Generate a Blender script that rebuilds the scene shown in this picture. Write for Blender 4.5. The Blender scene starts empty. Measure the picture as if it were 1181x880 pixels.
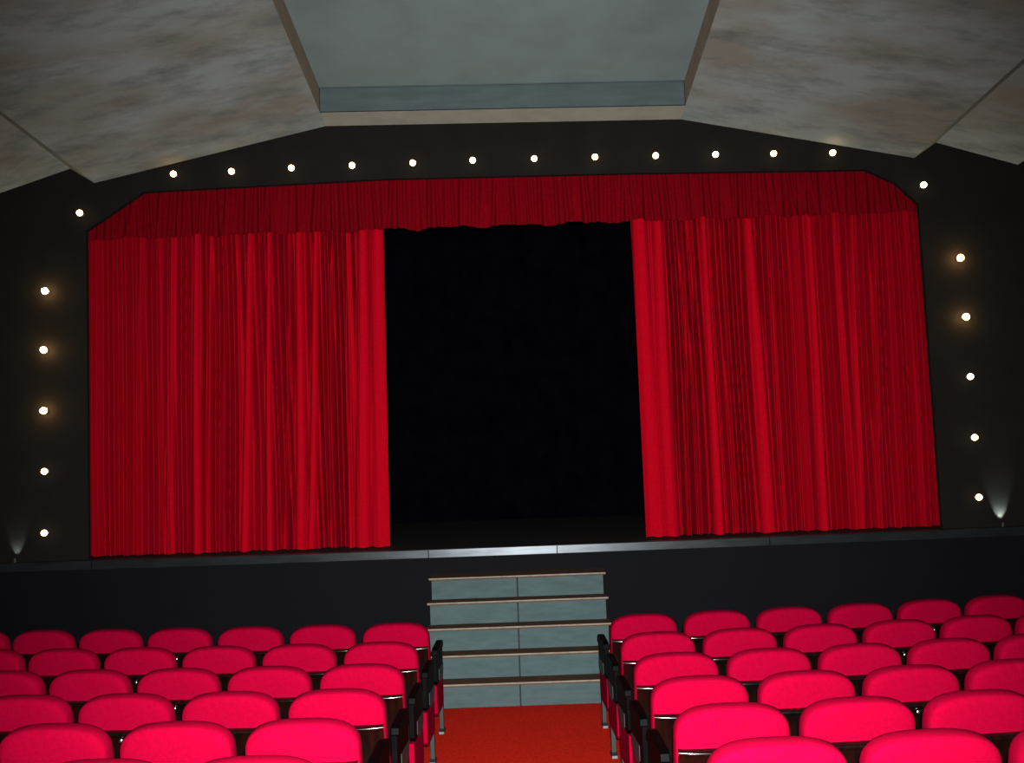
import bpy, bmesh, math, random, bisect
from mathutils import Vector, Matrix
random.seed(7)
scn = bpy.context.scene
COL = scn.collection

# ------------------------------------------------------------------ helpers
def link(o, parent=None):
    COL.objects.link(o)
    if parent is not None:
        o.parent = parent
    return o

def obj(name, bm, mat, parent=None, smooth=False, loc=None):
    me = bpy.data.meshes.new(name)
    bmesh.ops.recalc_face_normals(bm, faces=bm.faces[:])
    bm.to_mesh(me); bm.free()
    if smooth:
        for p in me.polygons:
            p.use_smooth = True
    me.materials.append(mat)
    o = bpy.data.objects.new(name, me)
    link(o, parent)
    if loc is not None:
        o.location = loc
    return o

def tag(o, label, cat, group=None):
    o['label'] = label; o['category'] = cat
    if group:
        o['group'] = group
    return o

def structure(o):
    o['kind'] = 'structure'
    return o

def empty(name, loc=(0, 0, 0), rz=0.0):
    o = bpy.data.objects.new(name, None)
    o.empty_display_size = 0.1
    link(o)
    o.location = loc; o.rotation_euler = (0, 0, rz)
    return o

def copy_tree(o, parent=None):
    c = o.copy()
    COL.objects.link(c)
    if parent is not None:
        c.parent = parent
    for ch in list(o.children):
        copy_tree(ch, c)
    return c

def add_box(bm, x0, x1, y0, y1, z0, z1, bev=0.0, seg=2):
    g = bmesh.ops.create_cube(bm, size=1.0)
    vs = g['verts']
    for v in vs:
        v.co = Vector(((x0 + x1) / 2 + v.co.x * (x1 - x0), (y0 + y1) / 2 + v.co.y * (y1 - y0), (z0 + z1) / 2 + v.co.z * (z1 - z0)))
    if bev > 0:
        es = list({e for v in vs for e in v.link_edges})
        bmesh.ops.bevel(bm, geom=es, offset=bev, segments=seg, profile=0.6, affect='EDGES')

def loft(bm, rings, cap=True):
    rows = [[bm.verts.new(p) for p in r] for r in rings]
    n = len(rows[0])
    for a, b in zip(rows[:-1], rows[1:]):
        for i in range(n):
            bm.faces.new((a[i], a[(i + 1) % n], b[(i + 1) % n], b[i]))
    if cap:
        bm.faces.new(rows[0][::-1]); bm.faces.new(rows[-1])

def prism(bm, pts, axis, a, b, bev=0.0):
    """extrude a 2D outline along an axis ('x','y' or 'z') from a to b"""
    def mk(p, t):
        if axis == 'x': return (t, p[0], p[1])
        if axis == 'y': return (p[0], t, p[1])
        return (p[0], p[1], t)
    A = [bm.verts.new(mk(p, a)) for p in pts]
    B = [bm.verts.new(mk(p, b)) for p in pts]
    n = len(pts)
    for i in range(n):
        bm.faces.new((A[i], A[(i + 1) % n], B[(i + 1) % n], B[i]))
    fa = bm.faces.new(A[::-1]); fb = bm.faces.new(B)
    if bev > 0:
        es = list(fa.edges) + list(fb.edges)
        bmesh.ops.bevel(bm, geom=es, offset=bev, segments=2, profile=0.6, affect='EDGES')

# ------------------------------------------------------------------ materials
def mat(name, base, rough=0.6, noise=None, metal=0.0, spec=0.5, sheen=0.0, bump=0.0, bump_scale=200, stretch=(1, 1, 1), coat=0.0, noise2=None):
    m = bpy.data.materials.new(name); m.use_nodes = True
    nt = m.node_tree; N = nt.nodes; L = nt.links
    b = N['Principled BSDF']
    b.inputs['Base Color'].default_value = (*base, 1)
    b.inputs['Roughness'].default_value = rough
    b.inputs['Metallic'].default_value = metal
    b.inputs['Specular IOR Level'].default_value = spec
    b.inputs['Coat Weight'].default_value = coat
    if sheen:
        b.inputs['Sheen Weight'].default_value = sheen
        b.inputs['Sheen Tint'].default_value = (*base, 1)
    tc = N.new('ShaderNodeTexCoord'); mp = N.new('ShaderNodeMapping')
    mp.inputs['Scale'].default_value = stretch
    L.new(tc.outputs['Object'], mp.inputs['Vector'])
    if noise:
        col2, scale, lo, hi = noise
        n = N.new('ShaderNodeTexNoise'); n.inputs['Scale'].default_value = scale
        n.inputs['Detail'].default_value = 6; n.inputs['Roughness'].default_value = 0.6
        L.new(mp.outputs['Vector'], n.inputs['Vector'])
        r = N.new('ShaderNodeMapRange'); r.inputs['From Min'].default_value = lo; r.inputs['From Max'].default_value = hi
        L.new(n.outputs['Fac'], r.inputs['Value'])
        mx = N.new('ShaderNodeMix'); mx.data_type = 'RGBA'
        mx.inputs[6].default_value = (*base, 1); mx.inputs[7].default_value = (*col2, 1)
        L.new(r.outputs['Result'], mx.inputs[0])
        out = mx.outputs[2]
        if noise2:
            col3, scale3, lo3, hi3, st3 = noise2
            mp3 = N.new('ShaderNodeMapping'); mp3.inputs['Scale'].default_value = st3
            L.new(tc.outputs['Object'], mp3.inputs['Vector'])
            n3 = N.new('ShaderNodeTexNoise'); n3.inputs['Scale'].default_value = scale3; n3.inputs['Detail'].default_value = 8
            n3.inputs['Roughness'].default_value = 0.7
            L.new(mp3.outputs['Vector'], n3.inputs['Vector'])
            r3 = N.new('ShaderNodeMapRange'); r3.inputs['From Min'].default_value = lo3; r3.inputs['From Max'].default_value = hi3
            L.new(n3.outputs['Fac'], r3.inputs['Value'])
            mx3 = N.new('ShaderNodeMix'); mx3.data_type = 'RGBA'
            mx3.inputs[7].default_value = (*col3, 1)
            L.new(out, mx3.inputs[6]); L.new(r3.outputs['Result'], mx3.inputs[0])
            out = mx3.outputs[2]
        L.new(out, b.inputs['Base Color'])
    if bump > 0:
        nb = N.new('ShaderNodeTexNoise'); nb.inputs['Scale'].default_value = bump_scale; nb.inputs['Detail'].default_value = 3
        L.new(mp.outputs['Vector'], nb.inputs['Vector'])
        bp = N.new('ShaderNodeBump'); bp.inputs['Strength'].default_value = bump; bp.inputs['Distance'].default_value = 0.01
        L.new(nb.outputs['Fac'], bp.inputs['Height']); L.new(bp.outputs['Normal'], b.inputs['Normal'])
    return m

def emit(name, col, strength):
    m = bpy.data.materials.new(name); m.use_nodes = True
    b = m.node_tree.nodes['Principled BSDF']
    b.inputs['Base Color'].default_value = (*col, 1)
    b.inputs['Emission Color'].default_value = (*col, 1)
    b.inputs['Emission Strength'].default_value = strength
    return m

M_seat = mat('seat_fabric', (0.18330, 0.00040, 0.01806), 0.95, noise=((0.15510, 0.00040, 0.01376), 60, .35, .7), spec=0.02, bump=0.25, bump_scale=350)
M_panel = mat('dark_lacquered_wood', (0.00270, 0.00161, 0.00126), 0.22, noise=((0.01013, 0.00252, 0.00126), 6, .4, .75), spec=0.55, stretch=(6, 6, 1))
M_arm = mat('black_armrest', (0.00070, 0.00056, 0.00056), 0.5, noise=((0.00168, 0.00112, 0.00084), 12, .4, .7), spec=0.04)
M_grey = mat('grey_metal', (0.01162, 0.01638, 0.01638), 0.5, noise=((0.00875, 0.01239, 0.01239), 25, .4, .7), spec=0.5)
M_plate = mat('polished_plate', (0.9, 0.9, 0.88), 0.25, noise=((0.8, 0.8, 0.8), 60, .4, .7), metal=1.0)
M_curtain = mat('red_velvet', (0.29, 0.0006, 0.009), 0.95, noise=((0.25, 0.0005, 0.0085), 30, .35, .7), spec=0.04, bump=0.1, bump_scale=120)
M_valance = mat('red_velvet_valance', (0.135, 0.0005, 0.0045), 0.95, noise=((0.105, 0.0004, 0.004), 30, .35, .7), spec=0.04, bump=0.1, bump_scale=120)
M_carpet = mat('red_carpet', (0.5023, 0.0212, 0.0068), 0.95, noise=((0.3229, 0.0122, 0.0055), 45, .35, .65), spec=0.05, bump=0.4, bump_scale=180)
M_ceil = mat('stained_plaster', (0.235, 0.263, 0.250), 0.95, noise=((0.195, 0.186, 0.158), 1.0, .40, .62), spec=0.1, stretch=(0.8, 1.6, 1.2), bump=0.15, bump_scale=9,
             noise2=((0.098, 0.110, 0.110), 1.9, .47, .80, (0.7, 2.0, 2.0)))
M_fold = mat('bluish_fold_lightened', (0.4180, 0.5130, 0.5320), 0.9, noise=((0.3230, 0.3990, 0.4180), 3, .4, .7), spec=0.1)  # colour lightened to offset the fold faces turning away from the flash
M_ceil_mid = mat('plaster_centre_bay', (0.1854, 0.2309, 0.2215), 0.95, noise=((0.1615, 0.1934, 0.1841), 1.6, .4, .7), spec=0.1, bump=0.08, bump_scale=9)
M_ceil_edge = mat('plaster_bay_edge', (0.2704, 0.2236, 0.1768), 0.95, noise=((0.2184, 0.1872, 0.1456), 3, .4, .7), spec=0.1)
M_soffit = mat('plaster_soffit', (0.2746, 0.2679, 0.2288), 0.95, noise=((0.2288, 0.2213, 0.1888), 3, .4, .7), spec=0.1)
M_blue = mat('blue_grey_board', (0.0650, 0.0841, 0.0864), 0.8, noise=((0.0520, 0.0662, 0.0692), 4, .35, .7), spec=0.2, stretch=(.6, 1, 3))
M_wall = mat('dark_brown_wall', (0.0084, 0.0071, 0.0055), 0.9, noise=((0.0063, 0.0052, 0.0046), 3, .4, .7), spec=0.15)
M_black = mat('black_cloth', (0.00240, 0.00240, 0.00420), 1.0, noise=((0.00120, 0.00120, 0.00210), 5, .4, .7), spec=0.0)
M_stagefront = mat('black_stage_front', (0.00161, 0.00168, 0.00351), 0.8, noise=((0.00119, 0.00120, 0.00266), 4, .4, .7), spec=0.15)
M_stagefloor = mat('stage_boards', (0.0104, 0.0052, 0.0031), 0.8, noise=((0.0062, 0.0031, 0.0021), 5, .4, .7), spec=0.2, stretch=(1, 12, 1))
M_lip = mat('stage_edge_strip', (0.05120, 0.05824, 0.06288), 0.27, noise=((0.03488, 0.03728, 0.03968), 5, .4, .7), metal=0.75, stretch=(.6, 4, 4))
M_riser = mat('grey_step_board', (0.0449, 0.0683, 0.0702), 0.7, noise=((0.0331, 0.0527, 0.0546), 5, .35, .7), spec=0.25, stretch=(1, 1, 4))
M_tread = mat('worn_step_tread', (0.0811, 0.0406, 0.0187), 0.8, noise=((0.0499, 0.0281, 0.0156), 8, .4, .7), spec=0.2)
M_nosing = mat('pale_step_nosing', (0.1529, 0.1310, 0.1019), 0.6, noise=((0.1092, 0.0874, 0.0655), 12, .4, .7), spec=0.3)
M_stepside = mat('step_side_board', (0.02, 0.025, 0.028), 0.8, noise=((0.015, 0.018, 0.02), 5, .4, .7), spec=0.2)
M_socket = mat('black_lamp_socket', (0.012, 0.011, 0.010), 0.5, noise=((0.02, 0.018, 0.015), 20, .4, .7))
M_bulb = emit('warm_bulb_glass', (1.0, 0.66, 0.30), 11.0)
M_bulb_bright = emit('warm_bulb_glass_bright', (1.0, 0.60, 0.22), 110.0)
M_lens = emit('uplight_lens', (0.85, 1.0, 0.95), 1.5)

# ------------------------------------------------------------------ camera
F, PITCH, ROLL, YAW = 1229.87, 0.0728, 0.0368, 0.0067
CX, CZ = 0.1658, 2.1011
def inv(u, v, w):
    c, s = math.cos(ROLL), math.sin(ROLL); u, v = c * u - s * v, s * u + c * v
    y, z = w, -v
    c, s = math.cos(PITCH), math.sin(PITCH); y, z = c * y - s * z, s * y + c * z
    x = u
    c, s = math.cos(YAW), math.sin(YAW); x, y = c * x - s * y, s * x + c * y
    return Vector((x, y, z))
cam_d = bpy.data.cameras.new('camera'); cam = bpy.data.objects.new('camera', cam_d); link(cam)
R_, U_, B_ = inv(1, 0, 0), inv(0, -1, 0), -inv(0, 0, 1)
cam.matrix_world = Matrix(((R_.x, U_.x, B_.x, CX), (R_.y, U_.y, B_.y, 0), (R_.z, U_.z, B_.z, CZ), (0, 0, 0, 1)))
cam_d.sensor_width = 36; cam_d.lens = 36 * F / 1181
cam_d.clip_start = 0.05
scn.camera = cam

def proj(P):
    d = Vector(P) - Vector((CX, 0, CZ))
    w = -d.dot(B_)
    return 590.5 + F * d.dot(R_) / w, 440 - F * d.dot(U_) / w

# ------------------------------------------------------------------ auditorium floor (parabolic rake, rows on arcs)
AX, A_, P_, Y1, S_, CURV = 0.1005, 1.2882, 0.55, 8.0655, 0.8417, 0.0228
LEGY = 0.43
def rake(y_eff):
    k = (Y1 + LEGY - y_eff) / S_
    return -0.0047 + (0.0092 * (k - 0.717) ** 2 if k > 0.717 else 0.0)

bm = bmesh.new()
xs = [-6.6 + 13.2 * i / 44 for i in range(45)]
ys = [-2.0 + 13.2 * i / 66 for i in range(67)]
grid = [[bm.verts.new((x, y, rake(y - CURV * min(abs(x), 5) ** 2))) for x in xs] for y in ys]
for j in range(66):
    for i in range(44):
        bm.faces.new((grid[j][i], grid[j][i + 1], grid[j + 1][i + 1], grid[j + 1][i]))
structure(obj('floor', bm, M_carpet, smooth=True))

# ------------------------------------------------------------------ walls
WY = 11.0
opening = [(-4.315, 1.0), (-4.315, 4.655), (-3.71, 5.045), (-1.17, 5.085), (1.41, 5.045), (3.87, 4.985), (4.18, 4.83), (4.40, 4.60), (4.43, 1.0)]
bm = bmesh.new()
ov = [bm.verts.new((x, WY, z)) for x, z in opening]
tv = [bm.verts.new((x, WY, 7.2)) for x, z in opening]
for i in range(1, len(opening) - 2):
    bm.faces.new((ov[i], ov[i + 1], tv[i + 1], tv[i]))
cl_ = [bm.verts.new((-6.6, WY, z)) for z in (1.0, 7.2)]
bm.faces.new((cl_[0], ov[0], ov[1], tv[1], cl_[1]))
cr_ = [bm.verts.new((6.6, WY, z)) for z in (1.0, 7.2)]
bm.faces.new((ov[-1], cr_[0], cr_[1], tv[-2], ov[-2]))
bmesh.ops.delete(bm, geom=[tv[0], tv[-1]], context='VERTS')
o = structure(obj('wall_front', bm, M_wall))
sm = o.modifiers.new('thick', 'SOLIDIFY'); sm.thickness = 0.06; sm.offset = 0
o.location.y = 0.03
for sx, nm in ((-6.6, 'wall_left'), (6.6, 'wall_right')):
    bm = bmesh.new(); add_box(bm, sx - .1 if sx < 0 else sx, sx if sx < 0 else sx + .1, -2, 16, -.1, 7.4)
    structure(obj(nm, bm, M_wall))
# black stage house behind the curtains
bm = bmesh.new()
n = 120
a = [bm.verts.new((-6.5 + 13 * i / n, 15.5 + .05 * math.sin(i * 1.1), 1.2)) for i in range(n + 1)]
b = [bm.verts.new((-6.5 + 13 * i / n, 15.5 + .05 * math.sin(i * 1.1), 7.2)) for i in range(n + 1)]
for i in range(n):
    bm.faces.new((a[i], a[i + 1], b[i + 1], b[i]))
structure(obj('wall_back', bm, M_black, smooth=True))

# ------------------------------------------------------------------ stage
ZS = 1.241
def edge_y(x): return 10.69 + 0.0055 * x * x
bm = bmesh.new()
nx = 60
pts = [(-6.6 + 13.2 * i / nx) for i in range(nx + 1)]
f = [bm.verts.new((x, edge_y(x) + .02, ZS - .004)) for x in pts]; k = [bm.verts.new((x, 15.6, ZS - .004)) for x in pts]
for i in range(nx):
    bm.faces.new((f[i], f[i + 1], k[i + 1], k[i]))
structure(obj('stage_floor', bm, M_stagefloor))
bm = bmesh.new()
f = [bm.verts.new((x, edge_y(x) + .035, -.05)) for x in pts]; k = [bm.verts.new((x, edge_y(x) + .035, ZS - .02)) for x in pts]
for i in range(nx):
    bm.faces.new((f[i], f[i + 1], k[i + 1], k[i]))
structure(obj('wall_stage', bm, M_stagefront))
# edging boards along the lip, with open joints
joints = [-6.6, -4.2, -0.80, 0.48, 2.6, 6.6]
for j in range(5):
    x0, x1 = joints[j] + .004, joints[j + 1] - .004
    bm = bmesh.new()
    prof = [(0.03, ZS - .092), (0.004, ZS - .092), (0, ZS - .086), (0, ZS - .010), (.004, ZS - .003), (.012, ZS), (.05, ZS), (.05, ZS - .01)]
    rings = []
    m_ = max(4, int((x1 - x0) * 5))
    for i in range(m_ + 1):
        x = x0 + (x1 - x0) * i / m_
        rings.append([(x, edge_y(x) + py, pz) for py, pz in prof])
    loft(bm, rings)
    structure(obj('trim_%d' % (j + 1), bm, M_lip))

# ------------------------------------------------------------------ ceiling (folded plaster panels descending to the stage)
SL = 0.158
YE = WY - 0.0
YN = -1.5
def line(x, z, dx, y):
    """point at depth y on a fold line that starts at (x,z) on the front wall"""
    t = YE - y
    return (x + dx * t, y, z + SL * t)
DZB = 0.26     # depth of the central recess
YR = YE - 0.30
folds_l = [(-1.772, 5.675, -.010), (-4.225, 5.160, -.130), (-4.475, 5.325, -.130), (-5.45, 5.02, -.17), (-5.68, 5.17, -.17), (-6.62, 4.9, -.2)]
folds_r = [(1.968, 5.600, .015), (4.385, 5.090, .130), (4.62, 5.245, .130), (5.46, 4.975, .17), (5.69, 5.12, .17), (6.62, 4.85, .2)]
def sheet(bm, fa, fb, ya=YE, yb=YN, n=24, m=10):
    g = []
    for j in range(n + 1):
        y = ya + (yb - ya) * j / n
        a = Vector(line(*fa, y)); b = Vector(line(*fb, y))
        g.append([bm.verts.new(a.lerp(b, i / m)) for i in range(m + 1)])
    for j in range(n):
        for i in range(m):
            bm.faces.new((g[j][i], g[j][i + 1], g[j + 1][i + 1], g[j + 1][i]))
bm = bmesh.new()
for fl in (folds_l, folds_r):
    for q in range(len(fl) - 1):
        if q in (0, 2, 4):
            sheet(bm, fl[q], fl[q + 1])
structure(obj('ceiling', bm, M_ceil))
for fl in (folds_l, folds_r):
    for q in (1, 3):
        bm = bmesh.new(); sheet(bm, fl[q], fl[q + 1], m=2)
        structure(obj('ceiling_fold', bm, M_fold))
IL, IR = folds_l[0], folds_r[0]
up = lambda f, dz: (f[0], f[1] + dz, f[2])
bm = bmesh.new(); sheet(bm, up(IL, DZB), up(IR, DZB), ya=YR, m=16)
structure(obj('ceiling_bay', bm, M_ceil_mid))
bm = bmesh.new(); sheet(bm, IL, IR, ya=YE, yb=YR, n=2)
structure(obj('ceiling_soffit', bm, M_soffit))
for f_ in (IL, IR):
    bm = bmesh.new(); sheet(bm, f_, up(f_, DZB), ya=YR, m=2)
    structure(obj('ceiling_bay_edge', bm, M_ceil_edge))
# blue-grey board closing the recess
bm = bmesh.new()
a = line(*IL, YR); b = line(*IR, YR)
q = [bm.verts.new(v) for v in ((a[0] + .006, YR - .01, a[2] + .004), (b[0] - .006, YR - .01, b[2] + .004), (b[0] - .006, YR - .01, b[2] + DZB - .006), (a[0] + .006, YR - .01, a[2] + DZB - .006))]
bm.faces.new(q)
structure(obj('trim_6', bm, M_blue))
# thin dark shadow-gap bead along the top of that board
bm = bmesh.new()
loft(bm, [[(x, YR - .012 + dy, z + DZB - .012 + dz) for dy, dz in ((0, 0), (-.012, 0), (-.012, .012), (0, .012))] for x, z in ((a[0] + .01, a[2]), (b[0] - .01, b[2]))])
structure(obj('trim_7', bm, mat('bead_dark', (0.05, 0.06, 0.065), 0.8, noise=((.07, .08, .08), 3, .4, .7))))

# ------------------------------------------------------------------ curtains
def smooth01(t):
    t = max(0.0, min(1.0, t)); return t * t * (3 - 2 * t)
def curtain(name, xl, xr, ridges, seed, z0, z1, ybase, mtl):
    """xl,xr = (bottom x, top x) of the edges; ridges = (x bottom, x top, half width, projection)"""
    rnd = random.Random(seed)
    nu, nv = 1100, 36
    ph = [rnd.uniform(0, 6.28) for _ in range(8)]
    kx, kd = [], []      # steep gathered pleats: alternating peaks and valleys
    x = min(xl[0], xr[0]) - .2; up_ = True
    while x < max(xl[0], xr[0]) + .3:
        kx.append(x); kd.append(rnd.uniform(.09, .125) if up_ else rnd.uniform(-.11, -.04))
        up_ = not up_
        x += rnd.uniform(.017, .036)
    drift = [rnd.uniform(-.03, .03) for _ in range(6)]
    bm = bmesh.new(); rows = []
    for j in range(nv + 1):
        v = j / nv; z = z0 + (z1 - z0) * v
        row = []
        L_ = xl[0] + (xl[1] - xl[0]) * v; R2 = xr[0] + (xr[1] - xr[0]) * v
        for i in range(nu + 1):
            x = L_ + (R2 - L_) * i / nu
            d = 0.0; cover = 0.0
            for (xb, xt, hw, am) in ridges:
                xc = xb + (xt - xb) * v + .006 * math.sin(v * 5 + xb * 9)
                w = hw * (1.15 - .45 * v)
                t = abs(x - xc) / (w * 1.9)
                if t < 1:
                    s = (1 - t ** 2.6)
                    s = s * s
                    d = max(d, am * (1 - .25 * v) * s); cover = max(cover, min(1.0, 1.7 * s) * min(1.0, am / .115))
            xx = x + .018 * math.sin(2.2 * v + x * 2.3 + ph[3]) + .008 * math.sin(5.1 * v + x * 5.1 + ph[4])
            q = bisect.bisect_right(kx, xx) - 1
            tt = (xx - kx[q]) / (kx[q + 1] - kx[q])
            fo = kd[q] + (kd[q + 1] - kd[q]) * tt
            y = ybase + .06 - d - fo * (1 - .98 * cover) - .05 * cover
            y += .012 * math.sin(x * 3.1 + ph[0]) + .008 * math.sin(x * 7.7 + v * 1.3 + ph[1])
            zz = z
            if j == 0:
                zz += .004 * math.sin(x * 40 + ph[2])
            row.append(bm.verts.new((x, y, zz)))
        rows.append(row)
    for j in range(nv):
        for i in range(nu):
            bm.faces.new((rows[j][i], rows[j][i + 1], rows[j + 1][i + 1], rows[j + 1][i]))
    return obj(name, bm, mtl, smooth=True)

YC = 11.30
SC = YC / 11.1
def lx_b(px): return CX + (-4.332 + (px - 105) * .00898 - CX) * SC
def lx_t(px): return CX + (-4.349 + (px - 100) * .00919 - CX) * SC
def rx_b(px): return CX + (1.409 + (px - 745) * .00894 - CX) * SC
def rx_t(px): return CX + (1.401 + (px - 727) * .00911 - CX) * SC
rl = [(114, 114, .04, .04), (159, 167, .04, .06), (189, 186, .025, .06), (196, 202, .04, .10), (230, 230, .045, .13), (243.5, 246, .025, .10), (258, 262, .02, .05),
      (281, 277, .025, .09), (285, 292, .045, .13), (313.5, 312, .035, .12), (332, 336, .02, .05), (350, 346, .05, .13), (361, 367, .04, .12), (384, 384, .02, .05),
      (409, 402, .035, .10), (421, 420, .07, .15), (443, 437, .09, .13)]
rr = [(756, 737, .09, .13), (774, 757, .07, .15), (797, 785, .02, .05), (806, 795, .02, .05), (829, 810, .045, .12), (848, 832, .02, .05), (887, 861, .065, .15), (903, 884, .025, .07),
      (932, 914, .05, .06), (951, 931, .045, .12), (987, 962, .03, .10), (993, 982, .035, .11), (1013, 1007, .03, .07), (1038, 1022, .035, .055), (1062, 1042, .03, .05), (1080, 1056, .02, .03)]
cl = curtain('stage_curtain', (-4.75, -4.75), (lx_b(452), lx_t(443)), [(lx_b(a), lx_t(b), c, d) for a, b, c, d in rl], 3, ZS + .003, 4.95, YC, M_curtain)
tag(cl, 'red velvet stage curtain drawn open to the left of the dark gap', 'curtain', 'red stage curtains')
cr = curtain('stage_curtain', (rx_b(745), rx_t(727)), (4.85, 4.85), [(rx_b(a), rx_t(b), c, d) for a, b, c, d in rr], 5, ZS + .003, 4.95, YC, M_curtain)
tag(cr, 'red velvet stage curtain drawn open to the right of the dark gap', 'curtain', 'red stage curtains')

# valance: gathered short curtain across the top
rnd = random.Random(11)
pl = []; x = -4.7
while x < 4.9:
    pl.append((x, rnd.uniform(.018, .035), rnd.uniform(.04, .085), rnd.uniform(-.04, .04))); x += rnd.uniform(.05, .10)
bm = bmesh.new(); rows = []; nu, nv = 900, 14
for j in range(nv + 1):
    v = j / nv; row = []
    for i in range(nu + 1):
        x = -4.6 + 9.3 * i / nu
        fo = 0
        for (xp, w, am, sh) in pl:
            t = (x - xp - sh * (.5 - v)) / (w * (1.25 - .5 * v))
            if -3 < t < 3: fo += am * (1 - .55 * v) * math.exp(-t * t)
        zb = 4.565 - .0045 * (x - .1) + .012 * math.sin(x * 9.3) + .009 * math.sin(x * 17.7 + 1)
        z = zb + (5.2 - zb) * v
        row.append(bm.verts.new((x, 11.155 - fo + .02 * v, z)))
    rows.append(row)
for j in range(nv):
    for i in range(nu):
        bm.faces.new((rows[j][i], rows[j][i + 1], rows[j + 1][i + 1], rows[j + 1][i]))
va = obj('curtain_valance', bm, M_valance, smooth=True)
tag(va, 'gathered red velvet valance hanging across the top of the stage opening', 'valance')

# ------------------------------------------------------------------ steps up to the stage
SXC, TR, RH, YB = 0.077, 0.2314, 0.2013, 9.30
st = empty('stage_steps', (SXC, YB, rake(YB)))
tag(st, 'grey wooden steps with pale nosings climbing from aisle to stage', 'steps')
HW = 0.815
YEND = 1.36
for k in range(1, 6):
    y = TR * (k - 1)
    zt = RH * k
    ye = y + TR + .02 if k < 5 else YEND
    bm = bmesh.new(); add_box(bm, -HW - .022, HW + .022, y - .012, ye, zt - .022, zt, 0)
    t = obj('tread', bm, M_tread, st)
    bm = bmesh.new(); add_box(bm, -HW - .024, HW + .024, y - .020, y - .012, zt - .012, zt + .002, .002)
    no = obj('nosing', bm, M_nosing, t); no['label'] = 'thin pale nosing strip'
    for sx in (-1, 1):
        bm = bmesh.new()
        x0, x1 = (-HW, -.006) if sx < 0 else (.006, HW)
        add_box(bm, x0, x1, y, y + .02, zt - RH, zt - .023, .003)
        obj('riser', bm, M_riser, st)
    # dark joint behind the two boards
bm = bmesh.new()
prof = [(.024, .002)]
for k in range(1, 6):
    prof += [(TR * (k - 1) + .024, RH * k - .032)]
    prof += [(TR * k + .024 if k < 5 else YEND, RH * k - .032)]
prof += [(YEND, .002)]
for s in (-1, 1):
    bm = bmesh.new()
    prism(bm, prof, 'x', s * (HW - .03), s * (HW - .004))
    obj('side_board', bm, M_stepside, st)
bm = bmesh.new(); prism(bm, prof, 'x', -.02, .02)
obj('centre_board', bm, M_stepside, st)

# ------------------------------------------------------------------ theatre seats
def back_outline(hw, top, z0, arc, n=10, r=.05):
    pts = []
    # bottom left corner, bottom right corner, right side, arched top
    for i in range(5):
        a = math.pi + (math.pi / 2) * i / 4
        pts.append((-hw + r + r * math.cos(a), z0 + r + r * math.sin(a)))
    for i in range(5):
        a = -math.pi / 2 + (math.pi / 2) * i / 4
        pts.append((hw - r + r * math.cos(a), z0 + r + r * math.sin(a)))
    for i in range(2 * n + 1):
        a = math.pi * i / (2 * n)
        c, s = math.cos(a), math.sin(a)
        e = 2 / 2.95
        pts.append((hw * math.copysign(abs(c) ** e, c), top - arc + arc * s ** e))
    return pts
REC = math.radians(9)
def recline(p, z0=.36):
    x, y, z = p
    dz = z - z0
    return (x, y * math.cos(REC) - dz * math.sin(REC) + .045, z0 + dz * math.cos(REC) + y * math.sin(REC))

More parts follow.
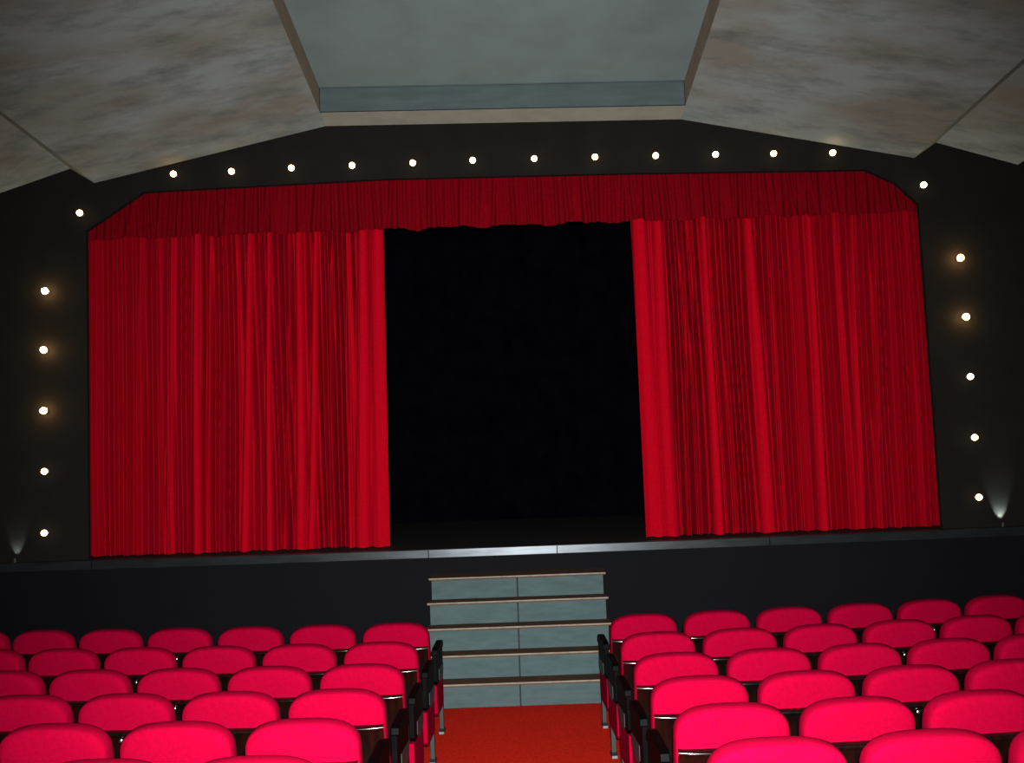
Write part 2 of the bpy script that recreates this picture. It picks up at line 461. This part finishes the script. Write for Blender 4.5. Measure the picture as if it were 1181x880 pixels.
def make_seat(side):
    """side=+1: aisle-side standard on +x (block left of the aisle), -1: on -x"""
    root = empty('theatre_seat')
    out = back_outline(.249, .93, .34, .137)
    cz = .62
    bm = bmesh.new(); rings = []
    for (y, s) in ((-.060, .30), (-.0585, .66), (-.055, .88), (-.048, .968), (-.036, .991), (-.015, 1.0), (.02, 1.0), (.04, .975), (.055, .92), (.064, .8), (.068, .5), (.069, .2)):
        rings.append([recline((x * (1 - (1 - s)), y, cz + (z - cz) * (1 - (1 - s) * .9))) for x, z in out])
    loft(bm, rings)
    obj('backrest', bm, M_seat, root, smooth=True)
    # dark lacquered shell on the lower rear with a shiny top lip
    bm = bmesh.new()
    hw = .243
    pan = []
    for (z, y, w) in ((.30, -.062, .90), (.33, -.074, .96), (.45, -.088, 1.0), (.60, -.090, 1.0), (.735, -.086, 1.0), (.745, -.094, 1.0), (.754, -.098, 1.0), (.761, -.096, 1.0), (.765, -.086, 1.0), (.765, -.05, .99)):
        row = []
        for i in range(13):
            u = -1 + 2 * i / 12
            x = hw * w * u
            yy = y + .022 * abs(u) ** 4
            row.append(recline((x, yy, z)))
        pan.append(row)
    g = [[bm.verts.new(p) for p in r] for r in pan]
    for j in range(len(g) - 1):
        for i in range(12):
            bm.faces.new((g[j][i], g[j][i + 1], g[j + 1][i + 1], g[j + 1][i]))
    pnl = obj('back_panel', bm, M_panel, root, smooth=True)
    pnl['label'] = 'dark lacquered lower back shell'
    bm = bmesh.new()
    bmesh.ops.create_uvsphere(bm, u_segments=12, v_segments=8, radius=.011)
    c = Vector(recline((0, -.092, .722)))
    for v in bm.verts:
        v.co = Vector((v.co.x, v.co.y * .45, v.co.z)) + c
    obj('number_stud', bm, M_plate, pnl, smooth=True)
    # seat cushion, folded down
    bm = bmesh.new()
    add_box(bm, -.235, .235, .06, .50, .33, .45, .035, 3)
    obj('seat_cushion', bm, M_seat, root, smooth=True)
    # standard (end support) on the aisle side
    X = side * .266
    bm = bmesh.new()
    prism(bm, [(.10, .655), (.11, .685), (.14, .70), (.42, .712), (.475, .705), (.495, .68), (.49, .655)], 'x', X - .022, X + .022, .006)
    obj('armrest', bm, M_arm, root)
    bm = bmesh.new()
    prism(bm, [(.08, .655), (.485, .655), (.485, .50), (.465, .46), (.42, .43), (.11, .43), (.08, .46)], 'x', X - .016, X + .016, .004)
    sp = obj('side_panel', bm, M_arm, root)
    bm = bmesh.new()
    prism(bm, [(.20, .53), (.478, .53), (.478, .49), (.455, .45), (.415, .425), (.24, .425), (.20, .45)], 'x', X - .0195, X + .0195, .003)
    obj('hinge_cover', bm, M_grey, sp)
    bm = bmesh.new()
    prism(bm, [(.05, .435), (.46, .435), (.475, .40), (.475, .25), (.46, .215), (.42, .205), (.10, .205), (.06, .23)], 'x', X - .016, X + .016, .004)
    o = obj('lower_side_panel', bm, M_seat, root); o['label'] = 'red upholstered lower side panel'
    bm = bmesh.new()
    prism(bm, [(.405, .21), (.465, .21), (.460, .03), (.415, .03)], 'x', X - .016, X + .016, .003)
    lg = obj('leg', bm, M_grey, root)
    bm = bmesh.new()
    prism(bm, [(.37, .0), (.50, .0), (.495, .018), (.465, .032), (.40, .032), (.375, .018)], 'x', X - .022, X + .022, .004)
    obj('foot', bm, M_grey, lg)
    return root

ordn = ['first', 'second', 'third', 'fourth', 'fifth', 'sixth', 'seventh', 'eighth', 'ninth']
n_seats = 0
for side, word in ((-1, 'left'), (1, 'right')):
    proto = make_seat(-side)
    first = True
    for k in range(0, 8):
        for i in range(0, 9):
            s = A_ / 2 + P_ * (i + .5)
            X = AX + side * s
            Y = Y1 - k * S_ + CURV * X * X
            rz = math.atan(2 * CURV * X)
            Z = rake(Y1 + LEGY - k * S_)
            if Y < 2.5: continue
            inframe = False
            for dx in (-.25, -.18, -.1, 0, .1, .18, .25):
                for z in (.72, .80, .86, .92):
                    if z > .88 and abs(dx) > .2: continue
                    px, py = proj((X + dx * math.cos(rz), Y + dx * math.sin(rz) - .03, Z + z))
                    if 2 < px < 1179 and 0 < py < 877: inframe = True
            if not inframe: continue
            if first:
                r = proto; first = False
            else:
                r = copy_tree(proto)
            r.location = (X, Y, Z); r.rotation_euler = (0, 0, rz)
            rowt = 'front row' if k == 0 else '%s row from stage' % ordn[k]
            seat_t = 'beside the aisle' if i == 0 else '%s seat from aisle' % ordn[i]
            tag(r, 'red theatre seat %s of the aisle, %s, %s' % (word, rowt, seat_t), 'theatre seat', 'red theatre seats %s of the aisle' % word)
            n_seats += 1
print('seats', n_seats)

# ------------------------------------------------------------------ bulbs around the proscenium
def make_bulb(m):
    root = empty('proscenium_bulb')
    bm = bmesh.new()
    prof = [(.030, .0), (.030, -.012), (.022, -.018), (.018, -.034)]
    loft(bm, [[(r * math.cos(a), y, r * math.sin(a)) for a in [2 * math.pi * i / 20 for i in range(20)]] for r, y in prof])
    obj('socket', bm, M_socket, root, smooth=False)
    bm = bmesh.new()
    prof = [(.014, -.032), (.020, -.040), (.027, -.052), (.032, -.068), (.030, -.084), (.022, -.097), (.008, -.103)]
    loft(bm, [[(r * math.cos(a), y, r * math.sin(a)) for a in [2 * math.pi * i / 20 for i in range(20)]] for r, y in prof])
    obj('bulb', bm, m, root, smooth=True)
    return root
lights = []
left = [(-4.768, 1.523), (-4.764, 2.154), (-4.770, 2.782), (-4.766, 3.414), (-4.749, 4.033)]
right = [(4.816, 1.540), (4.814, 2.151), (4.812, 2.777), (4.810, 3.398), (4.794, 4.016)]
top = [(-3.387, 5.224), (-2.774, 5.227), (-2.143, 5.239), (-1.504, 5.241), (-.865, 5.243), (-.235, 5.246), (.411, 5.238), (1.049, 5.231), (1.685, 5.22), (2.312, 5.208), (2.919, 5.193), (3.536, 5.178)]
bq = {0: make_bulb(M_bulb), 1: make_bulb(M_bulb_bright)}
used = {0: False, 1: False}
def place_bulb(x, z, bright, label, group):
    if not used[bright]:
        r = bq[bright]; used[bright] = True
    else:
        r = copy_tree(bq[bright])
    r.location = (CX + (x - CX) * .994, WY, CZ + (z - CZ) * .994)
    tag(r, label, 'light bulb', group)
for i, (x, z) in enumerate(left):
    place_bulb(x, z, 1 if i in (2, 3, 4) else 0, 'glowing bulb on the dark wall left of the stage, %s from the bottom' % ordn[i], 'bulbs up the left side of the stage opening')
place_bulb(-4.379, 4.846, 0, 'glowing bulb alone at the upper left corner of the stage opening', 'bulbs at the upper corners of the stage opening')
for i, (x, z) in enumerate(top):
    w = '%s from the left' % ordn[i] if i < 6 else '%s from the right' % ordn[11 - i]
    place_bulb(x, z, 0, 'glowing bulb above the red valance, %s in the top line' % w, 'line of bulbs above the valance')
place_bulb(4.463, 4.799, 0, 'glowing bulb alone at the upper right corner of the stage opening', 'bulbs at the upper corners of the stage opening')
for i, (x, z) in enumerate(right):
    place_bulb(x, z, 1 if i in (3, 4) else 0, 'glowing bulb on the dark wall right of the stage, %s from the bottom' % ordn[i], 'bulbs up the right side of the stage opening')

# ------------------------------------------------------------------ little uplights on the stage edge
for (x, word, pw) in ((-5.05, 'left', 9.0), (5.02, 'right', 36.0)):
    y = 10.95
    r = empty('floor_uplight', (x, y, ZS))
    tag(r, 'small dark uplight on the %s end of the stage edge washing the wall' % word, 'uplight')
    bm = bmesh.new()
    loft(bm, [[(q * math.cos(a), q * math.sin(a), z) for a in [2 * math.pi * i / 16 for i in range(16)]] for q, z in ((.026, .0), (.026, .008), (.019, .012), (.021, .034), (.016, .034), (.016, .026))])
    obj('housing', bm, M_socket, r)
    bm = bmesh.new()
    loft(bm, [[(q * math.cos(a), q * math.sin(a), z) for a in [2 * math.pi * i / 16 for i in range(16)]] for q, z in ((.0155, .0262), (.0155, .028), (.010, .030))])
    obj('lens', bm, M_lens, r)
    ld = bpy.data.lights.new('uplight_beam', 'SPOT'); ld.energy = pw; ld.spot_size = math.radians(58); ld.spot_blend = .6; ld.color = (.82, 1, .95); ld.shadow_soft_size = .01
    lo = bpy.data.objects.new('uplight_beam', ld); link(lo)
    lo.location = (x, y, ZS + .04)
    lo.rotation_euler = (math.pi + math.radians(-22), 0, 0)

# ------------------------------------------------------------------ lighting: camera flash + dim ambient fill added through the world
fd = bpy.data.lights.new('camera_flash', 'SPOT'); fd.energy = 9000; fd.color = (0.98, 1.0, 1.0)
fd.spot_size = math.radians(80); fd.spot_blend = 1.0; fd.shadow_soft_size = 0.03
fo = bpy.data.objects.new('camera_flash', fd); link(fo)
fo.location = (CX + .03, -.02, CZ + .09)
fo.rotation_euler = cam.matrix_world.to_euler()
fo.rotation_euler.x -= math.radians(5)
w = bpy.data.worlds.new('ambient_fill'); scn.world = w; w.use_nodes = True
bg = w.node_tree.nodes['Background']; bg.inputs['Color'].default_value = (0.75, 0.9, 1.0, 1); bg.inputs['Strength'].default_value = 0.1

scn.view_settings.view_transform = 'Standard'
scn.view_settings.look = 'None'
scn.view_settings.exposure = 0.0
scn.view_settings.gamma = 0.85
